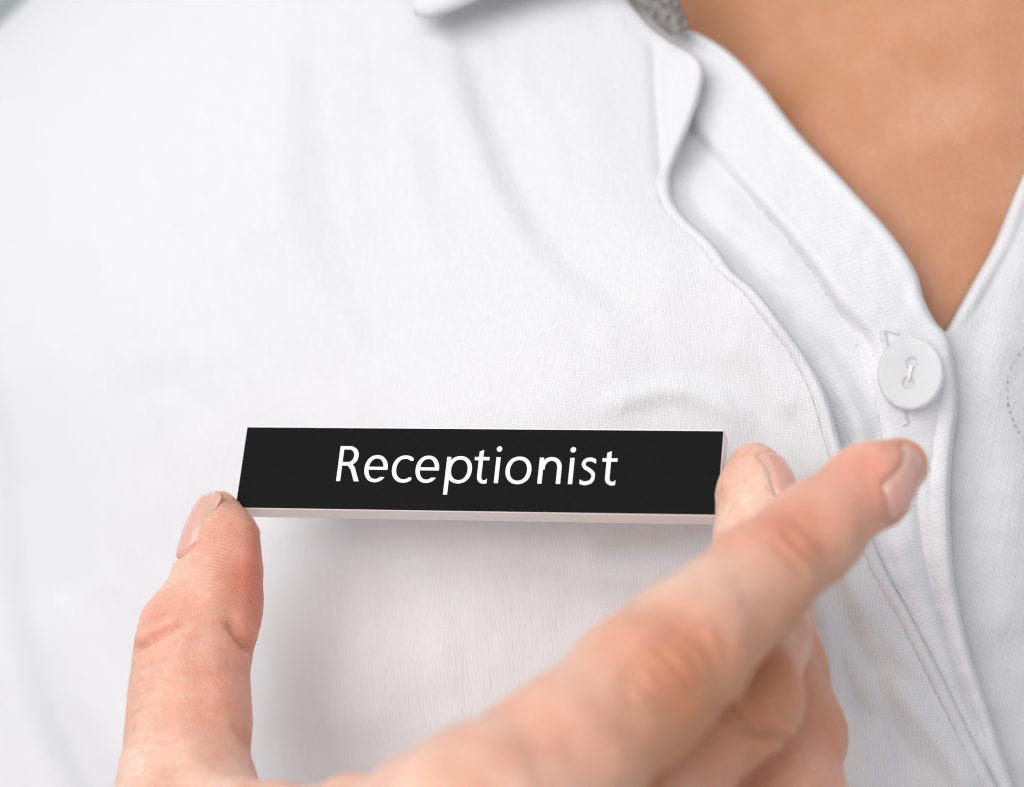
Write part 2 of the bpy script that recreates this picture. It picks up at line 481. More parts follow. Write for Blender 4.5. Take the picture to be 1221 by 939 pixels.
# --- placket: band from under the hem to the front edge
nr, nc = 480, 120
py = np.linspace(-120, 1150, nr)
ex = curve_x(E_pts, py); ox = curve_x(O_pts, py)
left = np.minimum(ex - 46, ox - 50)
u = np.linspace(0, 1, nc); u = 1 - (1 - u) ** 1.2
X = left[:, None] + (ox - left)[:, None] * u[None]
Y = np.repeat(py[:, None], nc, 1)
def placket_y(X, Y, py=py, ox=ox, ex=ex):
    oxx = np.interp(Y, py, ox); exx = np.interp(Y, py, ex)
    dO = oxx - X
    y = base(X, Y) + 3.4 - 1.4 * sstep(Y, 540, 680)
    # sunken inner fold beside the hem
    y += 3.6 * np.exp(-((X - exx - 26) / 30.0) ** 2) * sstep(Y, 120, 200) * (1 - sstep(Y, 330, 520))
    # raised outer band, its step runs (825,150)-(1047,388)
    y += fold_step(X, Y, [(800, 90), (828, 150), (892, 227), (958, 299), (1002, 362), (1040, 405), (1052, 470)], 3.4, 9, (0.1, 0.85), right=True)
    y += fold_step(X, Y, [(860, 190), (930, 266), (1008, 376), (1047, 470), (1062, 560)], 2.2, 7, (0.2, 0.9), right=True)
    y += fold_ridge(X, Y, [(940, 380), (985, 430), (1020, 500), (1035, 570)], 1.4, 13)
    y -= fold_ridge(X, Y, [(1090, 560), (1098, 640), (1110, 700), (1140, 800), (1180, 900)], 1.6, 8, (0.1, 0.9))
    y += fold_ridge(X, Y, [(1060, 610), (1080, 680), (1115, 760), (1150, 840)], 1.2, 12)
    # front edge: double layer, rolled and stitched
    y -= 0.55 * np.exp(-((dO - 7) / 8.0) ** 2)
    y += 0.3 * np.exp(-((dO - 20) / 4.0) ** 2) * sstep(Y, 380, 430)
    y += 2.6 * np.clip(1 - dO / 5.0, 0, 1) ** 2
    y += 0.35 * noise2(X, Y, 150, 12) + 0.10 * noise2(X, Y, 45, 14)
    return y
Yd = placket_y(X, Y)
# always stay behind the main sheet where the two overlap
exx = np.repeat(ex[:, None], nc, 1)
under = sstep(exx - X, -12, 6)
Yd = np.where(X < exx + 12, np.maximum(Yd, under * (main_y(X, Y) + 2.4) + (1 - under) * Yd), Yd)
placket = mesh_obj("placket", Pn(X, Y, Yd).reshape(-1, 3), grid_faces(nr, nc)[:, ::-1], M_placket, shirt)
placket["label"] = "front edge band of the shirt with folded facing"
solidify(placket, 0.6)

# --- the other front (image right), lying under the placket
nr, nc = 300, 150
py = np.linspace(20, 1150, nr)
cxl = np.where(py < 400, curve_x(C_pts, py), np.interp(py, O_pts_y := np.array([p[1] for p in O_pts], float), np.array([p[0] for p in O_pts], float)) - 45)
cxl = np.where(py >= 400, np.interp(py, [400, 412, 1200], [1129, 1100, 1100]) + 0 * py, cxl)
cxl = np.where(py >= 400, np.minimum(cxl, curve_x(O_pts, py) - 14), cxl)
u = np.linspace(0, 1, nc) ** 1.2
X = cxl[:, None] + (1620 - cxl)[:, None] * u[None]
Y = np.repeat(py[:, None], nc, 1)
dC = X - cxl[:, None]
Yd = base(X, Y) + 9.5 - 4.0 * sstep(Y, 330, 420) * 0
Yd -= 1.0 * np.exp(-((dC - 7) / 7.0) ** 2) * (1 - sstep(Y, 350, 395))
Yd += 2.0 * np.clip(1 - dC / 5.0, 0, 1) ** 2
Yd += fold_ridge(X, Y, [(1150, 430), (1190, 480), (1205, 600), (1190, 800)], 1.5, 30)
Yd += fold_ridge(X, Y, [(1240, 250), (1200, 380), (1170, 520)], 1.2, 26)
Yd += np.maximum(X - 1230, 0) ** 2 * 0.0006 + 0.5 * noise2(X, Y, 200, 31) + 0.12 * noise2(X, Y, 60, 33)
other = mesh_obj("shirt_front", Pn(X, Y, Yd).reshape(-1, 3), grid_faces(nr, nc)[:, ::-1], M_right, shirt)
other["label"] = "buttonless front of the shirt to the right of the placket"
solidify(other, 0.6)
def other_y(px_, py_, X=X, Y=Y, Yd=Yd):
    j = np.argmin((X - px_) ** 2 + (Y - py_) ** 2)
    return Yd.ravel()[j]

# --- collar leaf reaching into the top of the frame
nr, nc = 60, 120
a = np.linspace(0, 1, nc); b = np.linspace(0, 1, nr)
low = smooth_curve([(498, 14), (512, 17), (540, 8), (580, -8), (650, -22), (720, -30), (752, -12)], 300)
li = np.linspace(0, len(low) - 1, nc)
lx = np.interp(li, np.arange(len(low)), low[:, 0]); ly = np.interp(li, np.arange(len(low)), low[:, 1])
tx = np.linspace(470, 690, nc); ty = np.full(nc, -260.0)
X = lx[None] * (1 - b[:, None]) + tx[None] * b[:, None]
Y = ly[None] * (1 - b[:, None]) + ty[None] * b[:, None]
Yd = np.minimum(base(X, np.maximum(Y, -120)) - 6.5, 60) - 3 * np.sin(a[None] * 3.1) * (1 - b[:, None]) + 1.5 * np.clip(1 - b[:, None] / 0.04, 0, 1) ** 2 + 6 * b[:, None]
Yd -= 0.8 * np.exp(-((b[:, None] - 0.03) / 0.03) ** 2)
collar = mesh_obj("collar", Pn(X, Y, Yd).reshape(-1, 3), grid_faces(nr, nc), M_cloth, shirt)
solidify(collar, 1.0)

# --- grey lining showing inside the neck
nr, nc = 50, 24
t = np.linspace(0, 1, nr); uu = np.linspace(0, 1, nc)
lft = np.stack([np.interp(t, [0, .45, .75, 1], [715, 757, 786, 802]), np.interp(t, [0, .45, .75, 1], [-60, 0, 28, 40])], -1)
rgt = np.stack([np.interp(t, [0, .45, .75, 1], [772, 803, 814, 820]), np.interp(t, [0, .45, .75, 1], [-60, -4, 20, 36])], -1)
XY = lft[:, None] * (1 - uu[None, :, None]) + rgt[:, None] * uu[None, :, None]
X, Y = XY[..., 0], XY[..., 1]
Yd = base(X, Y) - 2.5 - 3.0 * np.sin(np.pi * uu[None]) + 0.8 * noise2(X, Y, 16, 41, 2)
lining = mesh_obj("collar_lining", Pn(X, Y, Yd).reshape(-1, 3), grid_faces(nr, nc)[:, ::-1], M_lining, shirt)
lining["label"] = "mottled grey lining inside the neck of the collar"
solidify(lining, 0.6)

# ------------------------------------------------------------------ implicit surfaces
def smin(a, b, k):
    h = np.clip(0.5 + 0.5 * (b - a) / k, 0, 1)
    return b + (a - b) * h - k * h * (1 - h)

def cone_seg(p, a, b, ra, rb, sc=None):
    """rounded tapered segment"""
    ab = b - a; l2 = ab @ ab
    q = p - a
    t = np.clip(q @ ab / l2, 0, 1)
    r = q - t[..., None] * ab
    return np.sqrt((r * r).sum(-1)) - (ra + (rb - ra) * t)

def chain(p, nodes, k):
    d = None
    for (a, ra), (b, rb) in zip(nodes[:-1], nodes[1:]):
        s = cone_seg(p, a, b, ra, rb)
        d = s if d is None else smin(d, s, k)
    return d

def surface_nets(f, lo, hi, h):
    lo = np.asarray(lo, float); n = np.ceil((np.asarray(hi) - lo) / h / 4).astype(int) * 4 + 1
    c = [np.arange(0, n[i], 4) * h + lo[i] for i in range(3)]
    G = np.stack(np.meshgrid(*c, indexing='ij'), -1)
    dc = f(G.reshape(-1, 3).astype(np.float32)).reshape(G.shape[:3])
    near = np.abs(dc) < 4 * h * 1.9
    nb = np.array(dc.shape) - 1
    cell = np.zeros(nb, bool)
    for i in (0, 1):
        for j in (0, 1):
            for k in (0, 1):
                cell |= near[i:i + nb[0], j:j + nb[1], k:k + nb[2]]
    F = np.repeat(np.repeat(np.repeat(dc[:-1, :-1, :-1], 4, 0), 4, 1), 4, 2).astype(np.float32)
    F = np.where(F > 0, 9.0, -9.0).astype(np.float32)
    mask = np.repeat(np.repeat(np.repeat(cell, 4, 0), 4, 1), 4, 2)
    idx = np.argwhere(mask)
    vals = np.empty(len(idx), np.float32)
    for s in range(0, len(idx), 400000):
        pts = (idx[s:s + 400000] * h + lo).astype(np.float32)
        vals[s:s + 400000] = f(pts)
    F[mask] = vals
    S = F < 0
    nx, ny, nz = np.array(F.shape) - 1
    cnt = np.zeros((nx, ny, nz), np.int8)
    for i in (0, 1):
        for j in (0, 1):
            for k in (0, 1):
                cnt += S[i:i + nx, j:j + ny, k:k + nz]
    act = (cnt > 0) & (cnt < 8)
    ai = np.argwhere(act)
    vid = np.full(act.shape, -1, np.int64); vid[act] = np.arange(len(ai))
    acc = np.zeros((len(ai), 3)); num = np.zeros(len(ai))
    cor = [(i, j, k) for i in (0, 1) for j in (0, 1) for k in (0, 1)]
    for a_ in cor:
        for ax in range(3):
            if a_[ax]: continue
            b_ = list(a_); b_[ax] = 1
            fa = F[tuple((ai + a_).T)]; fb = F[tuple((ai + b_).T)]
            m_ = (fa < 0) != (fb < 0)
            t = np.where(m_, fa / np.where(m_, fa - fb, 1), 0)
            pt = np.tile(np.array(a_, float), (len(ai), 1)); pt[:, ax] += t
            acc[m_] += pt[m_]; num[m_] += 1
    V = (ai + acc / num[:, None]) * h + lo
    faces = []
    for ax in range(3):
        sl0 = [slice(1, -1)] * 3; sl1 = [slice(1, -1)] * 3
        sl0[ax] = slice(0, -1); sl1[ax] = slice(1, None)
        A = S[tuple(sl0)]; B = S[tuple(sl1)]
        e = np.argwhere(A != B)
        if not len(e): continue
        inside = A[tuple(e.T)]
        off = np.ones(3, int); off[ax] = 0
        e = e + off
        u_, v_ = [(1, 2), (2, 0), (0, 1)][ax]
        def g(du, dv):
            q = e.copy(); q[:, u_] -= du; q[:, v_] -= dv
            return vid[tuple(q.T)]
        quad = np.stack([g(1, 1), g(0, 1), g(0, 0), g(1, 0)], -1)
        quad[~inside] = quad[~inside][:, ::-1]
        faces.append(quad)
    Fq = np.vstack(faces)
    Fq = Fq[(Fq >= 0).all(1)]
    return V, Fq

def gradient(f, V, e=0.25):
    g = np.stack([f(V + np.eye(3)[i] * e) - f(V - np.eye(3)[i] * e) for i in range(3)], -1)
    return g / (np.linalg.norm(g, axis=1, keepdims=True) + 1e-9)

# ------------------------------------------------------------------ the hand
def nd(px, py, y, r): return (P(px, py, y), r)

THUMB = [nd(260, 612, 6, 3.9), nd(264, 642, 4, 6.1), nd(262, 682, 2, 7.1), nd(254, 722, 0, 8.1), nd(236, 757, -1, 9.6),
         nd(228, 790, -3, 9.2), nd(226, 832, -6, 9.7), nd(224, 872, -9, 10.1), nd(221, 939, -15, 11.0), nd(218, 1010, -22, 12.5), nd(290, 1290, -58, 16)]
INDEX = [nd(1073, 556, -37, 4.5), nd(1036, 579, -42, 6.2), nd(970, 635, -50, 7.2), nd(904, 691, -59, 8.1), nd(816, 775, -72, 9.6),
         nd(761, 824, -78, 10.3), nd(668, 910, -88, 11.2), nd(560, 1010, -98, 13.0)]
MIDDLE = [nd(899, 562, -10, 4.6), nd(902, 588, -12, 6.1), nd(908, 640, -16, 7.1), nd(912, 690, -20, 7.5), nd(903, 755, -32, 7.9), nd(884, 832, -47, 9.0),
          nd(800, 905, -60, 9.0), nd(650, 1060, -86, 12.0)]
RING = [nd(890, 690, -3, 5.5), nd(915, 740, -6, 7.0), nd(931, 800, -12, 7.4), nd(945, 880, -22, 8.2), nd(938, 960, -33, 9.0), nd(850, 1040, -45, 9.0), nd(700, 1190, -72, 11.5)]
PINKY = [nd(850, 900, -2, 5.0), nd(880, 960, -8, 6.2), nd(890, 1040, -18, 7.2), nd(840, 1110, -28, 7.6), nd(730, 1300, -58, 10.5)]
WRIST = P(380, 1560, -80)
PALM = [(INDEX[-1][0], 13.0, WRIST + np.array([8, 0, 4]), 15), (MIDDLE[-1][0], 13, WRIST + np.array([10, 3, 2]), 15),
        (RING[-1][0], 12.5, WRIST + np.array([12, 6, 0]), 15), (PINKY[-1][0], 11.5, WRIST + np.array([12, 10, 0]), 14),
        (THUMB[-1][0], 16, WRIST, 15), (MIDDLE[-1][0] + np.array([2, 12, -12]), 11, WRIST, 13)]
FORE = (WRIST, 17.0, WRIST + np.array([-14, 6, -45]), 21.0)
WEB = [(P(246, 964, -20), 7.0), (P(335, 977, -44), 4.8), (P(420, 981, -66), 5.8), (P(500, 972, -82), 7.5), (P(580, 965, -94), 9.0)]
WEB2 = [(P(235, 1095, -30), 11.0), (P(360, 1092, -55), 9), (P(560, 1100, -90), 11.0)]

def hand_sdf(p):
    palm = None
    for a, ra, b, rb in PALM:
        s = cone_seg(p, a, b, ra, rb)
        palm = s if palm is None else smin(palm, s, 9)
    palm = smin(palm, cone_seg(p, *[FORE[0], FORE[2]], FORE[1], FORE[3]), 12)
    th = smin(chain(p, THUMB, 2.2), chain(p, WEB2, 6), 9)
    ix = chain(p, INDEX, 3)
    web = chain(p, WEB, 5)
    d = smin(palm, th, 9)
    d = smin(d, smin(ix, web, 7), 7)
    d = smin(d, smin(chain(p, MIDDLE, 3), palm, 6), 0.5)
    d = smin(d, smin(chain(p, RING, 3), palm, 6), 0.5)
    d = smin(d, smin(chain(p, PINKY, 3), palm, 6), 0.5)
    return d

def ray_hits(f, pix, y0=-140, y1=30):
    """first points of the surface seen at some pixels"""
    pix = np.asarray(pix, float)
    ys = np.arange(y0, y1, 0.5)
    pts = Pn(pix[:, :1] + 0 * ys[None], pix[:, 1:2] + 0 * ys[None], ys[None] + 0 * pix[:, :1])
    d = f(pts.reshape(-1, 3)).reshape(pts.shape[:2])
    i = np.where((d < 0.2).any(1), np.argmax(d < 0.2, axis=1), np.argmin(d, axis=1))
    return pts[np.arange(len(pix)), i]

H = 0.62
lo = np.array([-88, -118, -190.]); hi = np.array([92, 14, 8.])
HV, HF = surface_nets(hand_sdf, lo, hi, H)
g = gradient(hand_sdf, HV)
HV = HV - g * hand_sdf(HV)[:, None]
HN = gradient(hand_sdf, HV)

def dist3(V, pts):
    best = np.full(len(V), 1e9)
    for a, b in zip(pts[:-1], pts[1:]):
        ab = b - a; t = np.clip((V - a) @ ab / (ab @ ab + 1e-9), 0, 1)
        r = V - a - t[:, None] * ab
        best = np.minimum(best, np.sqrt((r * r).sum(1)))
    return best

disp = np.zeros(len(HV))
def crease(pix, depth, w, y0=-140, bulge=0.0, taper=True):
    pts = ray_hits(hand_sdf, smooth_curve(pix, 14), y0)
    lo_, hi_ = pts.min(0) - 8, pts.max(0) + 8
    m = ((HV > lo_) & (HV < hi_)).all(1)
    V = HV[m]
    d = dist3(V, pts)
    f = 1.0
    if taper:
        dir_ = pts[-1] - pts[0]; L = np.linalg.norm(dir_) + 1e-6
        t = (V - pts[0]) @ dir_ / L / L
        f = sstep(t, -0.08, 0.2) * (1 - sstep(t, 0.8, 1.08))
    disp[m] -= f * depth * np.exp(-(d / w) ** 2)
    if bulge: disp[m] += f * bulge * np.exp(-((d - 2.2 * w) / (1.6 * w)) ** 2)

# thumb: joint folds, side crease, small lines
crease([(158, 775), (178, 764), (200, 754), (222, 744)], 1.3, 0.8, bulge=0.4)
crease([(160, 800), (180, 792), (204, 780)], 0.35, 0.6)
crease([(166, 748), (186, 737), (206, 730)], 0.3, 0.6)
crease([(172, 728), (190, 722), (212, 716)], 0.22, 0.6)
crease([(302, 778), (290, 768), (278, 752), (270, 742)], 1.1, 0.9, bulge=0.35)
crease([(296, 806), (284, 800), (270, 790)], 0.3, 0.7)
crease([(300, 890), (285, 876), (276, 860)], 0.35, 0.8)
for i, (yy, dd) in enumerate([(815, .4), (832, .32), (850, .45), (868, .3), (888, .4), (905, .36)]):
    crease([(158 - i, yy), (178 - i, yy - 8), (205 - i, yy - 6)], dd, 0.55)
# index: knuckle wrinkles
for k_, (dx, dp) in enumerate([(-30, .6), (-20, .9), (-9, .8), (2, 1.2), (12, .8), (23, .9), (36, .5)]):
    cxk, cyk = 800 + dx, 800 - dx * 0.9
    crease([(cxk - 30, cyk - 38), (cxk + 2 + dx * 0.55, cyk - 2 - dx * 0.45), (cxk + 34, cyk + 34)], dp * .7, 1.0, bulge=0.05)
for dx, dp in [(-13, .7), (0, 1.0), (13, .7)]:
    crease([(930 + dx, 628 - dx * .9), (956 + dx * 1.2, 655 - dx * .8), (978 + dx, 682 - dx * .9)], dp * .6, 0.9, bulge=0.03)
# middle: knuckle lines
for dx, dp in [(-24, .6), (-10, .4), (2, 1.0), (20, .7)]:
    crease([(868 + dx, 838 + dx * .2), (900 + dx, 868 + dx * .1), (935 + dx * .6, 888 + dx * .1)], dp, 0.8, bulge=0.1)
crease([(916, 838), (934, 852), (952, 866)], 0.4, 0.7)
for dx, dp in [(0, .35), (10, .3)]:
    crease([(972, 770 + dx), (984, 790 + dx), (992, 804 + dx)], dp, 0.7)
# middle fingertip pad lines
crease([(862, 612), (874, 606), (886, 604)], 0.2, 0.7)
# soft lumps so that no surface is a clean cone
disp += 0.22 * noise2(HV[:, 0] + 0.6 * HV[:, 1], HV[:, 2] - 0.5 * HV[:, 1], 14, 51, 2)
disp += 0.07 * noise2(HV[:, 0] - HV[:, 1], HV[:, 2] + 0.7 * HV[:, 1], 4.5, 52, 2)

# nails ------------------------------------------------------------
def nail_patch(axis_a, axis_b, normal, length, width, back, lift=0.22, free=0.6):
    """curved plate laid on the fingertip: axis from base to tip"""
    a = axis_b - axis_a; a /= np.linalg.norm(a)
    n = np.asarray(normal, float); n -= a * (n @ a); n /= np.linalg.norm(n)
    b = np.cross(n, a)
    ns, nw = 44, 32
    s = np.linspace(0, 1, ns); w = np.linspace(-1, 1, nw)
    S, W = np.meshgrid(s, w, indexing='ij')
    # rounded outline: base arc and free edge arc
    sh = np.sqrt(np.clip(1 - np.abs(W) ** 2.6, 0, 1))
    s0 = 0.22 * (1 - sh); s1 = 1 - 0.16 * (1 - sh)
    SS = s0 + (s1 - s0) * S
    taper = 1 - 0.10 * (1 - SS)
    org = axis_b + a * (free - back)
    base_pts = org[None, None] - a * (1 - SS)[..., None] * length + b * (W * width / 2 * taper)[..., None]
    base_pts = base_pts + n * 14.0
    pts = base_pts.reshape(-1, 3).copy()
    end_t = np.zeros(len(pts))
    alive = np.ones(len(pts), bool)
    t = np.zeros(len(pts))
    for _ in range(90):
        d = hand_sdf(pts - t[:, None] * n)
        t = t + np.clip(d * 0.7, -1, 1.2)
    t = np.minimum(t, 20).reshape(S.shape)
    # keep the plate stiff: smooth the depth profile, parabola across
    prof = t[:, nw // 2 - 2:nw // 2 + 2].mean(1)
    co = np.polyfit(s, prof, 2) if np.isfinite(prof).all() else [0, 0, prof.mean()]
    fit = np.polyval(co, SS)
    edge = np.clip(t - fit, 0, 2.4)
    drop = 0.55 * edge + 0.5 * (width * 0.16) * W ** 2
    depth = fit + drop + 1.2 * sstep(np.abs(W), 0.8, 1.0) + 1.1 * (1 - sstep(S, 0.0, 0.13))
    q = base_pts - n * (depth - lift)[..., None]
    V = q.reshape(-1, 3)
    V2 = (q - n * 0.45).reshape(-1, 3)
    F = grid_faces(ns, nw)
    nv = len(V)
    faces = [tuple(f) for f in F] + [tuple(f[::-1] + nv) for f in F]
    rim = [i * nw for i in range(ns)] + [(ns - 1) * nw + j for j in range(1, nw)] + [i * nw + nw - 1 for i in range(ns - 2, -1, -1)] + [j for j in range(nw - 2, 0, -1)]
    for i in range(len(rim)):
        j = (i + 1) % len(rim)
        faces.append((rim[j], rim[i], rim[i] + nv, rim[j] + nv))
    tip = np.concatenate([0.7 * sstep(SS, 0.92, 0.96).ravel()] * 2)
    outline = q[:, 0], q[:, -1], q[0, :]
    return np.vstack([V, V2]), faces, tip, outline

nails = []
nails.append(("thumb", nail_patch(THUMB[2][0] + 0, P(252, 590, 6), (-0.92, -0.38, 0.10), 11.5, 9.6, 0.0, 0.46, -0.2)))
nails.append(("index", nail_patch(INDEX[1][0], P(1098, 541, -37), (0.34, -0.86, -0.38), 12.6, 8.2, 0.4, 0.32, -1.8)))
nails.append(("middle", nail_patch(MIDDLE[2][0], P(905, 548, -10), (0.76, -0.60, 0.22), 10.0, 8.4, 0.0, 0.42, -0.4)))
for nm, (nv, nf, ntip, outl) in nails:
    for ln in outl:
        lo_, hi_ = ln.min(0) - 5, ln.max(0) + 5
        m = ((HV > lo_) & (HV < hi_)).all(1)
        if m.any():
            d = dist3(HV[m], ln)
            disp[m] += 0.25 * np.exp(-((d - 0.9) / 0.8) ** 2) - 0.2 * np.exp(-(d / 0.5) ** 2)
for nm, (nv, nf, ntip, outl) in nails:          # the bed under each nail lies below the plate
    top = nv[:len(nv) // 2].reshape(44, 32, 3)[5:-1, 3:-3].reshape(-1, 3)
    m = np.where(((HV > top.min(0) - 3) & (HV < top.max(0) + 3)).all(1))[0]
    dmin = np.full(len(m), 1e9)
    for s_ in range(0, len(top), 100):
        dmin = np.minimum(dmin, np.sqrt(((HV[m][:, None] - top[None, s_:s_ + 100]) ** 2).sum(-1)).min(1))
    w_ = 1 - sstep(dmin, 0.75, 1.5)
    disp[m] = disp[m] * (1 - w_) - 0.5 * w_

HVd = HV + HN * disp[:, None]

# blood-flushed and tanned skin, with shade painted on index underside and folded fingers
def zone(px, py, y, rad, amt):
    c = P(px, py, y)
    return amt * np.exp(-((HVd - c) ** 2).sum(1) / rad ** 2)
flush_shade = (zone(303, 690, 0, 7.5, .85) + zone(290, 740, 0, 8, .65) + zone(285, 640, 2, 5, .45) + zone(190, 745, -6, 6, .4) + zone(262, 830, -12, 9, .45)
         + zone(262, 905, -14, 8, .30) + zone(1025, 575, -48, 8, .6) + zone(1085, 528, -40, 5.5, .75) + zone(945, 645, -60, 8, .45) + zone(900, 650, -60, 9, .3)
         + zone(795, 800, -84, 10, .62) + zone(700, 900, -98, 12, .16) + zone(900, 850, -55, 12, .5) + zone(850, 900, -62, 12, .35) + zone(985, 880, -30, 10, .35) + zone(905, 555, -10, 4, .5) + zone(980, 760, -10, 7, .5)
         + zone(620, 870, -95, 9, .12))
flush_shade = np.clip(flush_shade, 0, 0.8)
tan_shade = (zone(925, 745, -58, 12, .8) + zone(840, 855, -78, 15, .7) + zone(985, 680, -50, 8, .4) + zone(760, 930, -88, 14, .45) + zone(1095, 525, -36, 5, .25) + zone(152, 900, -10, 8, .25) + zone(262, 595, 3, 3, .35)
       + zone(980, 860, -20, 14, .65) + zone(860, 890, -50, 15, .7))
tan_shade = np.clip(tan_shade, 0, 0.8)
# papillary ridges on the thumb's pad side and the middle fingertip's pad
ta = (THUMB[1][0] - THUMB[4][0]); ta /= np.linalg.norm(ta)
ridge_u = (HVd - P(262, 600, 0)) @ ta + 0.35 * (HVd[:, 0] - P(262, 650, 0)[0]) ** 2 / 8.0
ridge = sstep(HVd[:, 0], P(236, 650, 0)[0], P(266, 650, 0)[0]) * np.exp(-((HVd - P(290, 680, -2)) ** 2).sum(1) / 14.0 ** 2)
ridge = np.clip(ridge * 1.3, 0, 1)

# ------------------------------------------------------------------ body: torso under the shirt, arm, hand in one mesh
chest = tps([(830, 0, 82), (900, 30, 66), (1000, 100, 49), (1100, 200, 36), (1127, 400, 29), (1221, 0, 46), (1221, 200, 36), (1050, 300, 34), (950, 160, 49), (870, 80, 67),
             (1350, 100, 46), (1350, 400, 40), (700, -100, 85), (1000, -200, 75), (1221, -200, 78)])
bx, by = np.linspace(-300, 1620, 150), np.linspace(-420, 1500, 150)
BX, BY = np.meshgrid(bx, by)
under = base(np.clip(BX, -200, 1400), np.clip(BY, -200, 1150)) + 26
wgt = sstep(BX + 0 * BY, 560, 800) * (1 - sstep(BY - 0.0 * BX, 430, 620))
BYd = np.minimum(under, 150) * (1 - wgt) + wgt * np.minimum(chest(np.clip(BX, 500, 1500), np.clip(BY, -250, 600)), 160)
# never poke through the shirt away from the neckline
BYd = np.where(wgt < 0.5, np.maximum(BYd, np.minimum(under - 4, 150)), BYd)
# clavicle and sternal notch
BYd += wgt * (0.8 * noise2(BX, BY, 260, 61, 2))
BYd -= wgt * 2.0 * np.exp(-(((BX - 1000) * 0.64 + (BY - 90) * 0.77) / 55.0) ** 2) * np.exp(-((BX - 1000) / 260.0) ** 2)
BX, BY, BYd = shoulder_roll(BX, BY, BYd)
front = Pn(BX, BY, BYd)
nb_ = 150
Fb = grid_faces(nb_, nb_)
rimi = np.concatenate([np.arange(nb_), np.arange(1, nb_) * nb_ + nb_ - 1, (nb_ - 1) * nb_ + np.arange(nb_ - 2, -1, -1), np.arange(nb_ - 2, 0, -1) * nb_])
FV = front.reshape(-1, 3)
cen = np.array([FV[:, 0].mean(), 190, FV[:, 2].mean()])
r1 = FV[rimi] * np.array([0.98, 0, 0.98]) + np.array([0, 190, 0]); r2 = (FV[rimi] - cen) * np.array([0.75, 0, 0.75]) + cen + np.array([0, 70, 0])
TV = np.vstack([FV, r1, r2, cen + np.array([0, 80, 0])])
nF = len(FV); nR = len(rimi)
i = np.arange(nR); j = (i + 1) % nR
T1 = np.stack([rimi[i], nF + i, nF + j, rimi[j]], -1)
T2 = np.stack([nF + i, nF + nR + i, nF + nR + j, nF + j], -1)
T3 = np.stack([nF + nR + i, np.full(nR, nF + 2 * nR), np.full(nR, nF + 2 * nR), nF + nR + j], -1)
cap = [tuple(q) for q in np.stack([nF + nR + i, np.full(nR, nF + 2 * nR), nF + nR + j], -1)]

# arm: elbow out of frame, back to the shoulder
def tube(path, radii, nseg=28):
    path = np.asarray(path, float); V = []; F = []
    up = np.array([0.2, 1, 0.1])
    for k, p in enumerate(path):
        t = path[min(k + 1, len(path) - 1)] - path[max(k - 1, 0)]; t /= np.linalg.norm(t)
        s = np.cross(t, up); s /= np.linalg.norm(s); b2 = np.cross(s, t)
        for q in range(nseg):
            an = 2 * np.pi * q / nseg
            V.append(p + radii[k] * (np.cos(an) * s + np.sin(an) * b2))
    for k in range(len(path) - 1):
        for q in range(nseg):
            q2 = (q + 1) % nseg
            F.append((k * nseg + q, k * nseg + q2, (k + 1) * nseg + q2, (k + 1) * nseg + q))
    return np.array(V), F

arm_pts = smooth_curve([WRIST + np.array([-12, 5, -38]), WRIST + np.array([-50, 20, -100]), np.array([-190, 10, -270]), np.array([-235, 60, -230]), np.array([-215, 130, -60]), np.array([-170, 190, 60])], 60)
arm_r = np.interp(np.linspace(0, 1, len(arm_pts)), [0, .2, .45, .55, .75, 1], [20, 24, 36, 38, 42, 46])
AV, AF = tube(arm_pts, arm_r)

allV = np.vstack([HVd, TV, AV])
o1 = len(HVd); o2 = o1 + len(TV)
faces = [tuple(f) for f in HF.tolist()] + [tuple(q) for q in (np.vstack([Fb, T1[:, ::-1], T2[:, ::-1]]) + o1).tolist()] + [tuple(x + o1 for x in q) for q in cap] + [tuple(x + o2 for x in f) for f in AF]
pad = len(TV) + len(AV)
# skin of the chest is a deeper tan than the hand
tan_shade_all = np.concatenate([tan_shade, 0.74 + 0.10 * noise2(allV[o1:, 0], allV[o1:, 2], 22, 77, 4)])
fl_all = np.concatenate([flush_shade, np.full(pad, 0.06)])
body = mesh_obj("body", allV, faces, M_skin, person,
                attrs={"flush": fl_all, "tan": tan_shade_all, "ridge": np.concatenate([ridge, np.zeros(pad)]), "ridge_u": np.concatenate([ridge_u, np.zeros(pad)])})
body["label"] = "bare chest and hand, index finger pointing up to the right"
for nm, (nv, nf, ntip, outl) in nails:
    no = mesh_obj("fingernail", nv, nf, M_nail, body, attrs={"tip": ntip})
    no["label"] = "short bare nail of the " + nm + (" finger" if nm != "thumb" else "")

# sleeve over the arm
sl_pts = arm_pts[6:]
SV, SF = tube(sl_pts, arm_r[6:] + 7 + 2.0 * np.sin(np.arange(len(sl_pts)) * 1.3))
sleeve = mesh_obj("sleeve", SV, SF, M_cloth, shirt)
solidify(sleeve, 0.6)

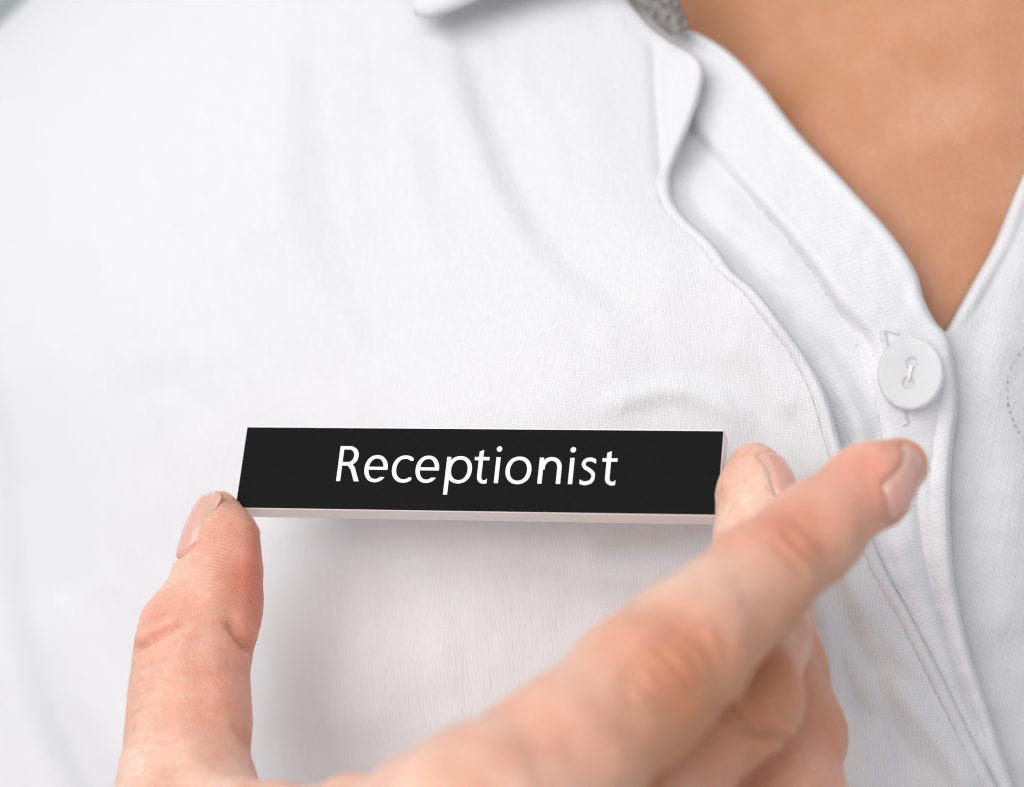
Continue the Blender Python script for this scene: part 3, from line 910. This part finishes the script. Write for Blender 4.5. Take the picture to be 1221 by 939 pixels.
# ------------------------------------------------------------------ button, buttonhole, stitching
Bc = P(1086, 446, float(placket_y(np.array([[1086.]]), np.array([[446.]]))[0, 0]) - 2.2)
bn = np.array([-0.30, -0.94, 0.14]); bn /= np.linalg.norm(bn)
bu = np.cross(np.array([0, 0, 1.]), bn); bu /= np.linalg.norm(bu); bv = np.cross(bn, bu)
def button_sdf(p):
    x, y, z = p[:, 0], p[:, 1], p[:, 2]
    r = np.sqrt((x * 1.09) ** 2 + (y * 0.98) ** 2)
    th = 0.75
    d2x = r - 5.35; d2z = np.abs(z) - th
    d = np.minimum(np.maximum(d2x, d2z), 0) + np.sqrt(np.maximum(d2x, 0) ** 2 + np.maximum(d2z, 0) ** 2) - 0.55
    # dished face
    s = np.sqrt(x ** 2 + y ** 2 + (z - 26.0) ** 2) - 25.1
    d = -smin(-d, s, 0.6)
    for sy in (-1.62, 1.62):
        h = np.maximum(np.sqrt((x - 0.15 * sy) ** 2 + (y - sy) ** 2) - 0.9, 0.5 - z)
        d = -smin(-d, h, 0.3)
    return d
bV, bF = surface_nets(button_sdf, (-7, -7, -2.4), (7, 7, 2.6), 0.15)
bW = Bc + 1.07 * bV[:, :1] * bu + 1.07 * bV[:, 1:2] * bv + bV[:, 2:3] * bn
button = mesh_obj("button", bW, bF, M_button, shirt)
button["label"] = "translucent white two-hole button"

def capsule_path(pts, r, nseg=8):
    V, F = tube(pts, [r * 0.5] + [r] * (len(pts) - 2) + [r * 0.5], nseg)
    n = len(pts)
    F = F + [tuple(range(nseg - 1, -1, -1)), tuple((n - 1) * nseg + q for q in range(nseg))]
    return V, F
def join(parts):
    V = []; F = []; o_ = 0
    for v, f in parts:
        V.append(v); F += [tuple(x + o_ for x in q) for q in f]; o_ += len(v)
    return np.vstack(V), F

def bpt(x, y, z): return Bc + x * bu + y * bv + z * bn
parts = []
for off in (-0.17, 0.17):
    parts.append(capsule_path(np.array([bpt(-.25 + off, -1.75, 0.2), bpt(-.2 + off, -1.2, 0.85), bpt(off, 0, 1.3), bpt(.2 + off, 1.2, 0.85), bpt(.25 + off, 1.75, 0.2)]), 0.17))
V_, F_ = join(parts)
mesh_obj("button_thread", V_, F_, M_pale, button)

def on_placket(px_, py_, lift):
    return P(px_, py_, float(placket_y(np.array([[float(px_)]]), np.array([[float(py_)]]))[0, 0]) - lift - 0.52)
parts = []
r_ = np.random.default_rng(5)
for i_ in range(17):            # upper end of the buttonhole
    t_ = i_ / 16
    cx_, cy_ = 1052 + 6 * t_, 392 + 34 * t_
    dx = 9 + r_.uniform(-1.5, 1.5)
    parts.append(capsule_path(np.array([on_placket(cx_ - dx * .5, cy_ + 3 + r_.uniform(-1, 1), -0.1), on_placket(cx_, cy_, 0.55), on_placket(cx_ + dx * .6, cy_ - 3 + r_.uniform(-1, 1), -0.1)]), 0.17))
for i_ in range(8):
    t_ = i_ / 7
    cx_, cy_ = 1054 + 16 * t_, 391 + 5 * t_
    parts.append(capsule_path(np.array([on_placket(cx_ - 2, cy_ - 6 + r_.uniform(-1, 1), -0.1), on_placket(cx_, cy_, 0.55), on_placket(cx_ + 3, cy_ + 7, -0.1)]), 0.17))
for i_ in range(10):            # lower end
    t_ = i_ / 9
    cx_, cy_ = 1075 + 4 * t_, 489 + 17 * t_
    parts.append(capsule_path(np.array([on_placket(cx_ - 6 + r_.uniform(-1, 1), cy_ + 2, -0.1), on_placket(cx_, cy_, 0.5), on_placket(cx_ + 7 + r_.uniform(-1, 1), cy_ - 3, -0.1)]), 0.16))
V_, F_ = join(parts)
bh = mesh_obj("buttonhole_stitching", V_, F_, M_thread, shirt)

seam = smooth_curve([(1236, 400), (1214, 424), (1203, 446), (1201, 475), (1207, 500), (1221, 526), (1240, 550)], 120)
parts = []
s_len = np.concatenate([[0], np.cumsum(np.hypot(*np.diff(seam, axis=0).T))])
for s_ in np.arange(2, s_len[-1] - 6, 9.0):
    q0 = [np.interp(s_ + k_, s_len, seam[:, 0]) for k_ in (0, 1.7, 3.4, 5)]; q1 = [np.interp(s_ + k_, s_len, seam[:, 1]) for k_ in (0, 1.7, 3.4, 5)]
    parts.append(capsule_path(np.array([P(a_, b_, other_y(a_, b_) - 0.7) for a_, b_ in zip(q0, q1)]), 0.17, 6))
V_, F_ = join(parts)
sm = mesh_obj("seam_stitching", V_, F_, M_stitch, shirt)
for o_ in (bh, sm): o_["kind"] = "stuff"

# ------------------------------------------------------------------ the name plate
ctr = np.array([-6.16, 0.0, -12.96])
e1 = np.array([82.04, -20.2, -0.42]); e1n = e1 / np.linalg.norm(e1)
e2 = np.array([-1.53, -5.90, -14.15]); e2 -= e1n * (e2 @ e1n); e2n = e2 / np.linalg.norm(e2)
nrm = np.cross(e1n, -e2n); nrm = nrm if nrm[1] < 0 else -nrm
Lp, Hp, Tp = np.linalg.norm(e1), np.linalg.norm(e2), 4.2
plate = empty("name_plate", ctr - nrm * Tp / 2)
plate["label"] = "black name plate with white edges reading Receptionist, held across the shirt"
plate["category"] = "name plate"

def plate_pt(u_, v_, w_): return ctr + u_ * e1n - v_ * e2n + w_ * nrm     # v up, w towards the viewer

def slab(u0, u1, v0, v1, w0, w1, bev):
    """box with a chamfered front rim"""
    rings = [(0, w0), (0, w1 - bev), (bev, w1)]
    V = []
    for ins, w_ in rings:
        for a_, b_ in ((u0 + ins, v0 + ins), (u1 - ins, v0 + ins), (u1 - ins, v1 - ins), (u0 + ins, v1 - ins)):
            V.append(plate_pt(a_, b_, w_))
    F = [(3, 2, 1, 0), (8, 9, 10, 11)]
    for r in range(2):
        for q in range(4):
            q2 = (q + 1) % 4
            F.append((r * 4 + q, r * 4 + q2, r * 4 + 4 + q2, r * 4 + 4 + q))
    return np.array(V), F
V_, F_ = slab(-Lp / 2, Lp / 2, -Hp / 2, Hp / 2, -Tp, 0, 0.12)
pb = mesh_obj("backing_plate", V_, F_, M_acryl, plate, smooth=False); pb["label"] = "white plastic body with bare side edges"
V_, F_ = slab(-Lp / 2 + 0.16, Lp / 2 - 0.12, -Hp / 2 + 0.12, Hp / 2 - 0.26, -0.05, 0.10, 0.04)
pf = mesh_obj("face", V_, F_, M_black, plate, smooth=False); pf["label"] = "matt black front face"

# lettering: implicit outlines, cap height 138 units
def box(x, y, x0, x1, y0, y1): return np.maximum(np.maximum(x0 - x, x - x1), np.maximum(y0 - y, y - y1))
def ell(x, y, cx_, cy_, rx, ry, n=2.15):
    q = (np.abs((x - cx_) / rx) ** n + np.abs((y - cy_) / ry) ** n) ** (1 / n)
    return (q - 1) * min(rx, ry)
def ring(x, y, cx_, cy_, rx, ry, wx=20, wy=17): return np.maximum(ell(x, y, cx_, cy_, rx, ry), -ell(x, y, cx_, cy_, rx - wx, ry - wy))
def halfp(x, y, x0, y0, x1, y1):
    dx, dy = x1 - x0, y1 - y0; l = math.hypot(dx, dy)
    return ((y - y0) * dx - (x - x0) * dy) / l       # >0 on the left
def bar(x, y, x0, y0, x1, y1, w0, w1=None):
    w1 = w0 if w1 is None else w1
    dx, dy = x1 - x0, y1 - y0; l2 = dx * dx + dy * dy
    t = np.clip(((x - x0) * dx + (y - y0) * dy) / l2, 0, 1)
    return np.hypot(x - x0 - t * dx, y - y0 - t * dy) - (w0 + (w1 - w0) * t) / 2
mn, mx_ = np.minimum, np.maximum
def g_R(x, y):
    bowl = mx_(mn(box(x, y, 0, 40, 60, 138), ell(x, y, 38, 99, 41, 39)), -mn(box(x, y, 10, 37, 77, 122), ell(x, y, 37, 99.5, 21, 22.5)))
    leg = mx_(mx_(bar(x, y, 42, 70, 62, 50, 20, 20), -1e3 + 0 * x), y - 77)
    leg = mn(leg, mx_(bar(x, y, 60, 52, 86, -12, 20, 22), -y))
    return mn(mn(box(x, y, 0, 19, 0, 138), mx_(bowl, -x)), leg)
def g_e(x, y):
    r = ring(x, y, 47, 51, 47, 54)
    r = mx_(r, -box(x, y, 48, 200, 21, 45))
    r = mx_(r, -box(x, y, 86, 200, -50, 30))
    return mn(r, box(x, y, 12, 92.5, 45, 60))
def g_c(x, y):
    r = ring(x, y, 50, 51, 50, 54)
    r = mx_(r, -box(x, y, 58, 200, 21, 81))
    return mx_(r, x - 83)
def g_p(x, y): return mn(box(x, y, 0, 19.5, -46, 101), ring(x, y, 54, 50.5, 50, 54))
def g_t(x, y):
    s = mx_(box(x, y, 16, 36, 24, 130), halfp(x, y, 16, 122, 36, 130))
    hook = mx_(mx_(ring(x, y, 46, 28, 30, 31, 20, 17), y - 28), x - 59)
    return mn(mn(s, hook), box(x, y, 0, 60, 86, 102))
def g_i(x, y): return mn(box(x, y, 0, 19.5, 0, 102), ell(x, y, 9.8, 131, 12.3, 12.3, 2))
def g_o(x, y): return ring(x, y, 51, 51, 51, 54)
def g_n(x, y):
    arch = mx_(ring(x, y, 48, 60, 42, 44.5, 20, 18), 54 - y)
    return mn(mn(box(x, y, 0, 19.5, 0, 102), box(x, y, 70, 90, 0, 64)), arch)
def g_s(x, y):
    pts = smooth_curve([(63, 86), (50, 93), (36, 95.5), (21, 91), (14, 78), (20, 66), (36, 56), (50, 45), (55, 29), (46, 12), (28, 5.5), (12, 8), (2, 14)], 60)
    d = np.full(np.shape(x), 1e9)
    for a_, b_ in zip(pts[:-1], pts[1:]): d = mn(d, bar(x, y, a_[0], a_[1], b_[0], b_[1], 17.5))
    return mx_(mx_(d, x - 62), 3 - x)
GL = {'R': (g_R, 98), 'e': (g_e, 96), 'c': (g_c, 90), 'p': (g_p, 108), 't': (g_t, 64), 'i': (g_i, 26), 'o': (g_o, 104), 'n': (g_n, 94), 's': (g_s, 68)}
# left edge of each letter on the baseline, in the units above
word = [('R', 67), ('e', 172), ('c', 280), ('e', 372), ('p', 489), ('t', 596), ('i', 679), ('o', 719), ('n', 845), ('i', 961), ('s', 1001), ('t', 1083)]
UN = 1 / 3.213 / K * 1.028
def fill_mesh(f, x0, x1, y0, y1, h):
    xs = np.arange(x0, x1 + h, h); ys = np.arange(y0, y1 + h, h)
    GX, GY = np.meshgrid(xs, ys, indexing='ij')
    Fv = f(GX, GY) + 1.6
    V = []; F = []; cache = {}
    def vert(key, pt):
        if key not in cache: cache[key] = len(V); V.append(pt)
        return cache[key]
    S = Fv < 0
    for i_ in range(len(xs) - 1):
        for j_ in range(len(ys) - 1):
            c4 = [(i_, j_), (i_ + 1, j_), (i_ + 1, j_ + 1), (i_, j_ + 1)]
            ins = [S[c] for c in c4]
            if not any(ins): continue
            poly = []
            for q in range(4):
                a_, b_ = c4[q], c4[(q + 1) % 4]
                if ins[q]: poly.append(vert(a_, (xs[a_[0]], ys[a_[1]])))
                if ins[q] != ins[(q + 1) % 4]:
                    t = Fv[a_] / (Fv[a_] - Fv[b_])
                    poly.append(vert((min(a_, b_), max(a_, b_)), (xs[a_[0]] + t * (xs[b_[0]] - xs[a_[0]]), ys[a_[1]] + t * (ys[b_[1]] - ys[a_[1]]))))
            if len(poly) >= 3: F.append(tuple(poly))
    return np.array(V), F
mesh_cache = {}
seen_letters = {}
BASE_V = -2.55
for ch, left_u in word:
    f, adv = GL[ch]
    if ch not in mesh_cache:
        mesh_cache[ch] = fill_mesh(f, -4, adv, -52, 146, 2.0)
    v2, F_ = mesh_cache[ch]
    uu_ = (v2[:, 0] + left_u - 608) * UN
    vv_ = BASE_V + v2[:, 1] * UN * 1.055
    V_ = ctr + (uu_ + 0.1)[:, None] * e1n - vv_[:, None] * e2n + 0.112 * nrm
    lt = mesh_obj("letter", V_, F_, M_print, plate, smooth=False)
    seen_letters[ch] = seen_letters.get(ch, 0) + 1
    many = sum(1 for c_, _ in word if c_ == ch) > 1
    lt["label"] = ("first " if many and seen_letters[ch] == 1 else "second " if many else "") + "white letter " + ch + " on the black face"
